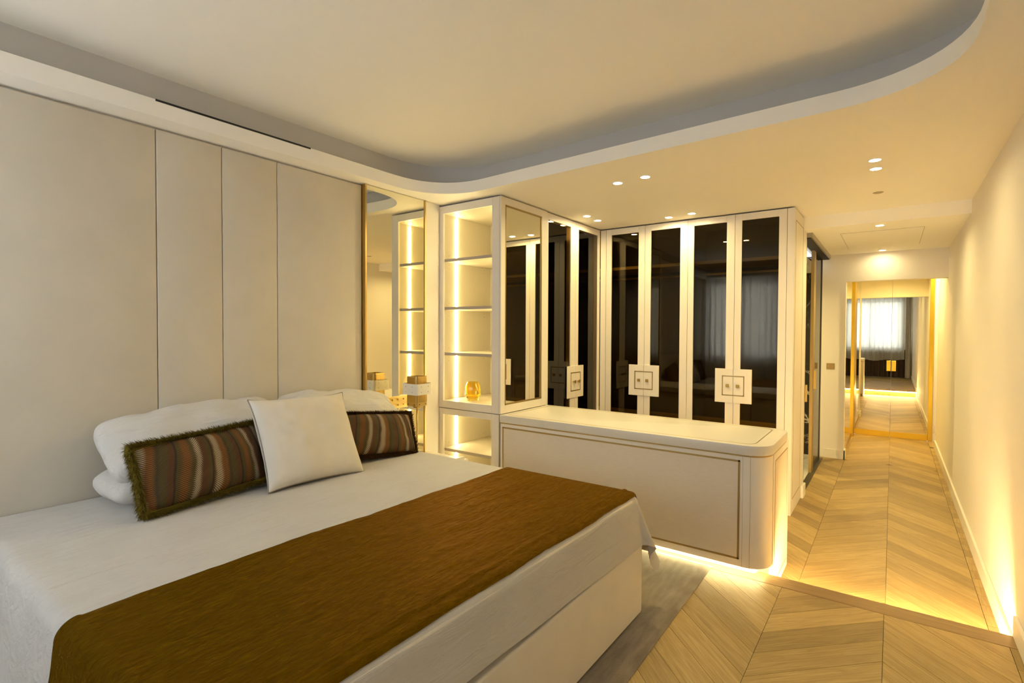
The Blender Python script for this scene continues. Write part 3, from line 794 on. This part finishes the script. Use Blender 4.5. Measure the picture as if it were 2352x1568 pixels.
# ------------------------------------------------------------------ curtains
def curtain(name, mat, y0, y1, z0, z1, x, amp, nf, seed, hem=.02):
    def fn(u, v):
        y = y0+(y1-y0)*u; z = z0+(z1-z0)*v
        ph = u*nf*2*math.pi+1.1*math.sin(u*17+seed)
        k = 1-.25*v
        z += (1-v)*hem*(math.sin(u*9+seed)+.6*math.sin(u*23+seed*2))
        return (x+amp*k*math.sin(ph)+.012*math.sin(v*4+u*9+seed), y+amp*.5*k*math.cos(ph+.6), z)
    b_ = MB().grid(fn, int(nf*14), 14)
    o_ = b_.build(name, mat, smooth=True, origin=(x, (y0+y1)/2, z0)); return o_
tag(curtain('sheer_curtain', SHEER, -.30, 1.55, .535, ZS-.006, XW+.17, .030, 15, 1), 'backlit white sheer curtain seen in the end mirror', 'curtain')
tag(curtain('sheer_curtain', SHEER, 1.60, 2.98, .535, ZS-.006, XW+.17, .030, 11, 4), 'white sheer curtain reflected in the black wardrobe glass', 'curtain')
tag(curtain('velvet_drape', VELVET, -.42, 1.60, .02, .85, XW+.075, .025, 16, 2, .0), 'dark brown velvet drape below the sheer curtain hem', 'curtain')
tag(curtain('side_curtain', LINEN, YR+.03, YR+.16, .02, ZS-.006, XW+.24, .018, 4, 3, .0), 'cream folded curtain hanging beside the right wall', 'curtain')

# ------------------------------------------------------------------ rug
rgm = [(.15, .800), (3.150, .835), (3.165, 2.6), (.15, 2.6)]
def rugf(u, v):
    a_ = Vector(rgm[0]).lerp(Vector(rgm[1]), u); b_ = Vector(rgm[3]).lerp(Vector(rgm[2]), u); p = a_.lerp(b_, v)
    ed = min(u, 1-u, v*.7, 1-v)
    h = .016*(1-math.exp(-ed*160))+.0018*noise.noise(Vector((p.x*9, p.y*30, 0)))
    e_ = .0015*noise.noise(Vector((p.x*6, p.y*6, 5)))*(1 if ed < .002 else 0)
    return (p.x+e_, p.y+e_, max(.002, h))
o = MB().grid(rugf, 220, 90).build('area_rug', RUG, smooth=True, origin=(1.6, 1.8, 0))
tag(o, 'soft grey beige rug under the foot of the bed', 'rug')

# ------------------------------------------------------------------ bed
BX0, BX1, BY0, BY1, BZ = .395, 2.425, .985, 3.02, Z(-.795)
bed = thing('bed', 'wide bed with pale fabric base and mattress under white sheets', 'bed', (1.41, 2.0, .016))
o = MB().prism(rrect(BX0+.0, BX1+.0, BY0-.028, BY1, (.06, .06, .01, .01), 6), .028, .360).build('base', BASEF, bed, bevel=.022, seg=4); sm(o, 30)
o = MB().prism(rrect(BX0+.015, BX1-.02, BY0+.004, BY1, (.07, .07, .02, .02), 6), .360, BZ-.012).build('mattress', BASEF, bed, bevel=.03, seg=4); sm(o, 30)
for x, y in ((.5, 1.1), (2.3, 1.1), (.5, 2.9), (2.3, 2.9)):
    MB().lathe(x, y, [(.03, .016), (.03, .03)], 16).build('foot', DARKM, bed)

def drape(a, b_, off, R=.045, amp=.006, flare=(.10, .03, .05), seed=0, sag=0):
    """unfolded cloth position (a,b) -> point on and over the mattress; off = lift above it"""
    ox = 0; oy = 0; sx = 0
    if a < BX0+R: ox = BX0+R-a; sx = -1
    elif a > BX1-R: ox = a-(BX1-R); sx = 1
    if b_ < BY0+R: oy = BY0+R-b_
    d = math.hypot(ox, oy)
    cxp = min(max(a, BX0+R), BX1-R); cyp = max(b_, BY0+R)
    if d < 1e-9:
        z = BZ+off
        z += .0035*noise.noise(Vector((a*1.6+seed, b_*7, seed)))+.0026*noise.noise(Vector((a*5, b_*26, seed+3)))+.007*max(0, .25-abs(noise.noise(Vector((a*1.3+3, b_*5.5+a*.8, 4+seed)))))*min(1, max(0, b_-1.6))
        return Vector((a, b_, z))
    ang = min(d/(R), math.pi/2); q = max(0, d-R*math.pi/2)
    h = (R+off)*math.sin(ang); z = BZ-R+(R+off)*math.cos(ang)-q
    tx, ty = (ox/d)*sx, -(oy/d)
    fx = flare[0] if sx < 0 else flare[1]; fy = flare[2]
    fl_ = fx*abs(tx)+fy*abs(ty)
    t_ = (a if abs(ty) > abs(tx) else b_)
    corner = 4*abs(tx*ty)*.25
    h += q*fl_ + q*(amp*9)*(1-.75*abs(ty))*noise.noise(Vector((t_*6+seed, z*1.2, seed)))*1.0 + q*corner*.35*math.sin(math.atan2(oy, ox)*6)
    h += .004*noise.noise(Vector((t_*3+seed, z*9, seed+9)))*min(1, q*20)
    return Vector((cxp+tx*h, cyp+ty*h, z))
def sheetf(u, v):
    a = BX0+.045-.56+(BX1-BX0-.09+.56+.36)*u
    ov = .215+.045*min(1, max(0, (a-.7)/1.6))
    b_ = BY0+.045-ov+(BY1-BY0-.045+ov)*v
    p = drape(a, b_, .0, amp=.008, flare=(.15, .42, .17), seed=2)
    p.z = max(p.z, .06)
    return tuple(p)
o = MB().grid(sheetf, 190, 130).build('bedsheet', LINEN, smooth=True, origin=(1.41, 2, BZ))
tag(o, 'smooth white sheet draped over the whole bed', 'bedsheet')

def throwf(u, v):
    a0, a1 = BX0+.045-.52, 2.487
    a = a0+(a1-a0)*u
    yt = 1.792+.012*math.sin(a*2.2)+.006*noise.noise(Vector((a*5, 1, 0)))-.02*max(0, .6-a)
    yb_ = BY0+.016-.003*math.sin(a*3.1+1)+.004*noise.noise(Vector((a*4, 7, 0)))
    b_ = yb_+(yt-yb_)*v
    lift = .011+.005*math.exp(-((v-.075)/.012)**2)-.007*math.exp(-((v-.0)/.012)**2)-.006*math.exp(-((1-v)/.006)**2)-.006*math.exp(-((1-u)/.005)**2)
    p = drape(a, b_, lift, amp=.008, flare=(.17, .03, .02), seed=2)
    if BX0+.05 < a < BX1-.05:
        w2 = .0035*noise.noise(Vector((a*3.0, b_*14+math.sin(a*4), 3)))+.0018*noise.noise(Vector((a*9, b_*60, 8)))
        cr = .006*max(0, noise.noise(Vector((a*2.2+b_*2.0, (b_-a*.25)*11, 11))))*max(0, 1-abs(v-.3)*1.8)
        rz = .0030*(.35-abs(noise.noise(Vector((a*11+b_*3, b_*46+a*4, 21)))))+.0016*noise.noise(Vector((a*30, b_*95, 5)))
        p.z += max(-.004, w2+cr+rz*(.35+.65*min(1, max(0, (a-.5)/1.2))))
    p.z = max(p.z, .07)
    return tuple(p)
o = MB().grid(throwf, 520, 230).build('throw', THROW, smooth=True, origin=(1.41, 1.4, BZ))
tag(o, 'crinkled bronze brown satin throw across the foot of the bed', 'throw')

# ------------------------------------------------------------------ pillows and cushions
def cushion(name, mat, w_, h_, t_, M, puff=.55, pinch=.06, seed=0, wr=.004, n=44, droop=0, parent=None, margin=0, edge=.003, ears=.0, rnd=.0):
    """pillow in the local XY plane (w x h), thickness along Z, placed by matrix M"""
    def surf(sgn):
        def fn(u, v):
            a, b_ = 2*u-1, 2*v-1
            # concentrate samples near the seam
            a = math.sin(a*math.pi/2); b_ = math.sin(b_*math.pi/2)
            ex = 1-pinch*(1-b_*b_)*abs(a)**3; ey = 1-pinch*(1-a*a)*abs(b_)**3
            e2 = 1+ears*(abs(a*b_))**6-rnd*(abs(a*b_))**5
            x, y = a*w_/2*ex*e2, b_*h_/2*ey*e2
            th = max(0, (1-abs(a)**2.6)*(1-abs(b_)**2.6))**puff*t_/2
            nz = noise.noise(Vector((x*7+seed, y*7, sgn*3)))*wr*2.2+noise.noise(Vector((x*22+seed, y*22, sgn)))*wr
            cr = noise.noise(Vector((x*4+seed, y*17+x*5, sgn)))*.024*wr/.006*min(1, th*14)*(max(0, abs(a)-.35)+.15) if wr > .005 else 0
            z = sgn*(th*(1+nz*4)+edge)+nz*min(1, th*40)+cr
            return (x, y, z)
        return fn
    b_ = MB(); b_.grid(surf(1), n, n); k = len(b_.v)
    b2 = MB(); b2.grid(surf(-1), n, n)
    b_.v += b2.v; b_.f += [tuple(i+k for i in f[::-1]) for f in b2.f]
    # stitch the rim
    m_ = n+1
    rim = [i for i in range(m_)]+[j*m_+n for j in range(1, m_)]+[n*m_+i for i in range(n-1, -1, -1)]+[j*m_ for j in range(n-1, 0, -1)]
    for i in range(len(rim)):
        p_, q_ = rim[i], rim[(i+1) % len(rim)]
        b_.f.append((q_, p_, p_+k, q_+k))
    me = bpy.data.meshes.new(name); me.from_pydata(b_.v, [], b_.f); me.update()
    uvl = me.uv_layers.new(name='UVMap')
    for lp in me.loops:
        c_ = me.vertices[lp.vertex_index].co; uvl.data[lp.index].uv = (c_.x/w_+.5, (c_.y/h_)*(h_/w_)*1.0+.5)
    me.polygons.foreach_set('use_smooth', [True]*len(me.polygons)); me.materials.append(mat)
    o_ = bpy.data.objects.new(name, me); COL.objects.link(o_); o_.matrix_world = M
    return o_, [Vector(b_.v[i]) for i in rim]
def frame(c, xdir, ydir):
    x = Vector(xdir).normalized(); y = Vector(ydir); y = (y-x*y.dot(x)).normalized(); z = x.cross(y)
    return Matrix(((x.x, y.x, z.x, c[0]), (x.y, y.y, z.y, c[1]), (x.z, y.z, z.z, c[2]), (0, 0, 0, 1)))
def child_local(o_, par):
    o_.parent = par
def piping(par, rim, r, mat, name='piping'):
    pts = rim
    b_ = MB(); b_.tube(pts, r, 8, closed=True); o_ = b_.build(name, mat, smooth=True); o_.parent = par; return o_
ZBD = BZ+.004
# left stack
p_, r_ = cushion('pillow', PILLOW, .86, .36, .17, frame((1.20, 2.825, ZBD+.078), (1, .03, .0), (-.03, 1, .05)), seed=1, wr=.006, puff=.42, pinch=.02, rnd=.10)
tag(p_, 'white pillow lying flat, lower one of the left pair', 'pillow')
p_, r_ = cushion('pillow', PILLOW, .84, .38, .23, frame((1.195, 2.825, ZBD+.255), (1, .0, .055), (-.02, .84, .54)), seed=5, wr=.006, puff=.42, pinch=.02, rnd=.10)
tag(p_, 'white pillow propped on the headboard, upper one of the left pair', 'pillow')
# right stack
p_, r_ = cushion('pillow', PILLOW, .86, .36, .17, frame((2.05, 2.835, ZBD+.078), (1, -.03, 0), (.03, 1, .05)), seed=9, wr=.006, puff=.42, pinch=.02, rnd=.10)
tag(p_, 'white pillow lying flat, lower one of the right pair', 'pillow')
p_, r_ = cushion('pillow', PILLOW, .82, .38, .22, frame((2.05, 2.825, ZBD+.25), (1, -.0, -.075), (.02, .84, .54)), seed=13, wr=.006, puff=.40, pinch=.02, rnd=.10)
tag(p_, 'white pillow propped on the headboard, upper one nearest the lamp', 'pillow')

def fur(par, rim, mat, n, ln, w_=.0016, seed=0):
    rnd = random.Random(seed); b_ = MB(); m_ = len(rim); c0 = sum(rim, Vector())/m_
    seg = [(rim[(i+1) % m_]-rim[i]).length for i in range(m_)]; tot = sum(seg); acc = []; s0 = 0
    for s_ in seg: acc.append(s0); s0 += s_
    for k in range(n):
        t_ = rnd.random()*tot
        i = max(j for j in range(m_) if acc[j] <= t_) if False else None
        lo, hi = 0, m_-1
        while lo < hi:
            md = (lo+hi+1)//2
            if acc[md] <= t_: lo = md
            else: hi = md-1
        i = lo; f_ = (t_-acc[i])/max(seg[i], 1e-6); p = rim[i].lerp(rim[(i+1) % m_], f_)
        tan = (rim[(i+1) % m_]-rim[i]).normalized(); out = Vector((tan.y, -tan.x, 0))
        if out.dot(p-c0) < 0: out = -out
        a_ = rnd.uniform(-1.5, 1.5); nrm = Vector((0, 0, 1))
        d = (out*math.cos(a_)+nrm*math.sin(a_)+tan*rnd.uniform(-.6, .9)).normalized()
        base = p-out*.004+nrm*math.sin(a_)*.008
        L = ln*rnd.uniform(.55, 1.15); side = d.cross(Vector((rnd.uniform(-1, 1), rnd.uniform(-1, 1), rnd.uniform(-1, 1)))).normalized()*w_
        mid = base+d*L*.55; tip = base+d*L+out*-.2*L*.3+tan*L*.25
        o_ = len(b_.v); b_.v += [tuple(base-side), tuple(base+side), tuple(mid+side*.7), tuple(mid-side*.7), tuple(tip)]
        b_.f += [(o_, o_+1, o_+2, o_+3), (o_+3, o_+2, o_+4)]
    o_ = b_.build('fur_trim', mat, kind='stuff'); o_.parent = par
    t2 = MB(); t2.tube(rim, .018, 8, closed=True); e_ = t2.build('fur_roll', mat, smooth=True); e_.parent = par
    return o_
# left embroidered cushion
M1 = frame((1.105, 2.570, ZBD+.162), (1, .12, .035), (-.07, .34, .94))
p_, r_ = cushion('lumbar_cushion', FEATH, .58, .285, .13, M1, seed=21, puff=.5, pinch=.02, wr=.004)
tag(p_, 'feather embroidered lumbar cushion with olive fur edge on the left', 'cushion')
fur(p_, r_, FUR1, 11000, .040, seed=1)
# right embroidered cushion
M2 = frame((2.085, 2.575, ZBD+.145), (1, -.14, -.10), (-.10, .40, .90))
p_, r_ = cushion('lumbar_cushion', FEATH2, .56, .26, .13, M2, seed=31, puff=.5, pinch=.02, wr=.004)
tag(p_, 'feather embroidered lumbar cushion with dark brown fur edge on the right', 'cushion')
fur(p_, r_, FUR2, 10000, .034, seed=2)
# ivory square cushion
M3 = frame((1.602, 2.520, ZBD+.210), (1, -.04, -.02), (-.20, .46, .86))
p_, r_ = cushion('square_cushion', CUSHW, .53, .47, .16, M3, seed=41, puff=.42, pinch=.045, wr=.004, ears=.03)
tag(p_, 'square ivory cushion with taupe piping in the middle of the bed', 'cushion')
piping(p_, r_, .0042, TAUPE)

# ------------------------------------------------------------------ bedside cabinet, lamp, wall plate, vase
nsb = thing('bedside_cabinet', 'low cream bedside cabinet carrying the brass lamp', 'cabinet', (2.72, 2.76, 0))
nz = Z(-.965)
MB().box(2.50, 2.95, 2.56, 2.97, nz-.03, nz).build('top', NIGHT, nsb, bevel=.003)
MB().box(2.52, 2.93, 2.58, 2.965, .06, nz-.031).build('body', NIGHT, nsb, bevel=.002)
for k in range(2):
    d = MB().box(2.535, 2.915, 2.564, 2.579, .08+k*.19, .255+k*.19).build('drawer', NIGHT, nsb, bevel=.002)
    MB().box(2.69, 2.76, 2.555, 2.564, .16+k*.19, .172+k*.19).build('handle', BRASS, d)
MB().box(2.54, 2.91, 2.60, 2.95, .001, .06).build('plinth', DARKM, nsb)
lx, ly = 2.629, 2.77
lp = thing('table_lamp', 'slim brass lamp with slotted square shade and cream band', 'lamp', (lx, ly, nz))
MB().box(lx-.06, lx+.06, ly-.06, ly+.06, nz+.0005, nz+.012).build('foot', BRASS, lp, bevel=.002)
s_ = MB(); s_.tube([(lx, ly, nz+.01), (lx, ly, Z(-.545))], .0065, 14); s_.build('stem', BRASS, lp, smooth=True)
MB().box(lx-.020, lx+.020, ly-.020, ly+.020, Z(-.565), Z(-.540)).build('socket', BRASS, lp, bevel=.002)
hs = .056; lz0, lz1 = Z(-.545), Z(-.332)
def ringbox(h_, z0, z1, th, r=.018):
    return outline(rrect(lx-h_, lx+h_, ly-h_, ly+h_, (r,)*4, 5), rrect(lx-h_+th, lx+h_-th, ly-h_+th, ly+h_-th, (max(.001, r-th),)*4, 5), z0, z1)
shd = ringbox(hs, lz1-.010, lz1, .0025).build('shade_rim', BRASS, lp)
ringbox(hs, lz0, lz0+.028, .0025).build('shade_rim', BRASS, lp)
sl_ = MB(); pts = rrect(lx-hs, lx+hs, ly-hs, ly+hs, (.018,)*4, 5)
per = []; 
for i in range(len(pts)):
    a_, b_ = Vector(pts[i]), Vector(pts[(i+1) % len(pts)]); L = (b_-a_).length; k = max(1, round(L/.0072))
    for j in range(k): per.append((a_.lerp(b_, (j+.5)/k), (b_-a_).normalized()))
for c_, t_ in per:
    n_ = Vector((t_.y, -t_.x)); h_ = .0021
    q_ = [c_-t_*h_, c_+t_*h_, c_+t_*h_-n_*.002, c_-t_*h_-n_*.002]
    sl_.prism([(v.x, v.y) for v in q_], lz0+.026, lz1-.009)
o = sl_.build('shade_slats', BRASS, lp, kind='stuff')
MB().box(lx-hs+.006, lx+hs-.006, ly-hs+.006, ly+hs-.006, lz0+.001, lz0+.004).build('shade_floor', BRASS, lp)
bl = MB().lathe(lx, ly, [(.004, lz0+.006), (.012, lz0+.012), (.012, lz0+.055), (.020, lz0+.085), (.016, lz0+.115), (.003, lz0+.125)], 16).build('bulb', SHADEW, lp, smooth=True)
bz0, bz1, bh = Z(-.462), Z(-.383), .0785
o = outline(rrect(lx-bh, lx+bh, ly-bh, ly+bh, (.020,)*4, 6), rrect(lx-bh+.003, lx+bh-.003, ly-bh+.003, ly+bh-.003, (.017,)*4, 6), bz0, bz1).build('cream_band', SHADEW, lp)
sm(o, 40)
for sx_, sy_ in ((0, -1), (-1, 0), (1, 0), (0, 1)):
    for uu in (-.033, .033):
        for zz in (bz0+.020, bz1-.020):
            c1 = (lx+sx_*bh+(uu if sx_ == 0 else 0), ly+sy_*bh+(uu if sy_ == 0 else 0), zz)
            c2 = (c1[0]-sx_*-.002, c1[1]-sy_*-.002, zz)
            b_ = MB(); b_.tube([c1, c2], .0032, 8); b_.build('rivet', STEEL, lp)
for sx_, sy_ in ((0, -1), (-1, 0)):
    for uu in (-.03, .03):
        c1 = (lx+sx_*hs+(uu if sx_ == 0 else 0), ly+sy_*hs+(uu if sy_ == 0 else 0), lz0+.013)
        c2 = (c1[0]+sx_*.002, c1[1]+sy_*.002, lz0+.013)
        b_ = MB(); b_.tube([c1, c2], .004, 8); b_.build('rivet', DARKM, lp)
br = MB(); br.box(lx-bh+.002, lx+bh-.002, ly-.004, ly+.004, bz0+.03, bz0+.038).box(lx-.004, lx+.004, ly-bh+.002, ly+bh-.002, bz0+.03, bz0+.038); br.build('band_bracket', BRASS, lp)

wp = thing('wall_plate', 'brass switch plate with round studs fixed on the tall mirror', 'switch', (2.65, YM, Z(-.54)))
MB().box(2.548, 2.742, YM-.009, YM+.0015, Z(-.588), Z(-.497)).build('plate', BRASS, wp, bevel=.001)
for i in range(3):
    for k in range(2):
        b_ = MB(); b_.tube([(2.590+i*.055, YM-.009, Z(-.522)-k*.040), (2.590+i*.055, YM-.018, Z(-.522)-k*.040)], .006, 10); b_.build('stud', BRASS, wp, smooth=False)

# amber vase, faceted lobes
vx, vy, vz = 3.285, 2.800, Z(-.577)+.0005
vs_ = []; fs_ = []; NA, NP = 60, 16; prof = []
for i in range(NP+1):
    t_ = i/NP; z = vz+.150*t_
    r = .046+.020*math.sin(math.pi*min(1, t_*.95+.04))**.8 if t_ > .08 else .047
    prof.append((r, z, .05*math.sin(math.pi*t_)))
for (r, z, am) in prof:
    for k in range(NA):
        a_ = 2*math.pi*k/NA; tw = (z-vz)*6
        rr_ = r*(1+am*abs(math.sin(5*(a_+tw*.3)))-am*.5); vs_.append((vx+rr_*math.cos(a_), vy+rr_*math.sin(a_), z))
inn = []
for (r, z, am) in prof[::-1]:
    zz = max(z, vz+.022)
    for k in range(NA):
        a_ = 2*math.pi*k/NA; rr_ = (r-.005) if z > vz+.02 else r*.8
        vs_.append((vx+rr_*math.cos(a_), vy+rr_*math.sin(a_), zz-(.0 if z < vz+.149 else .0)))
NR = 2*(NP+1)
for i in range(NR-1):
    for k in range(NA): fs_.append((i*NA+k, i*NA+(k+1) % NA, (i+1)*NA+(k+1) % NA, (i+1)*NA+k))
fs_.append(tuple(range(NA-1, -1, -1))); fs_.append(tuple((NR-1)*NA+k for k in range(NA)))
o = MB().add(vs_, fs_).build('vase', AMBER, smooth=True, origin=(vx, vy, vz)); sm(o, 50)
tag(o, 'lobed amber glass vase standing in the lit shelf unit', 'vase')
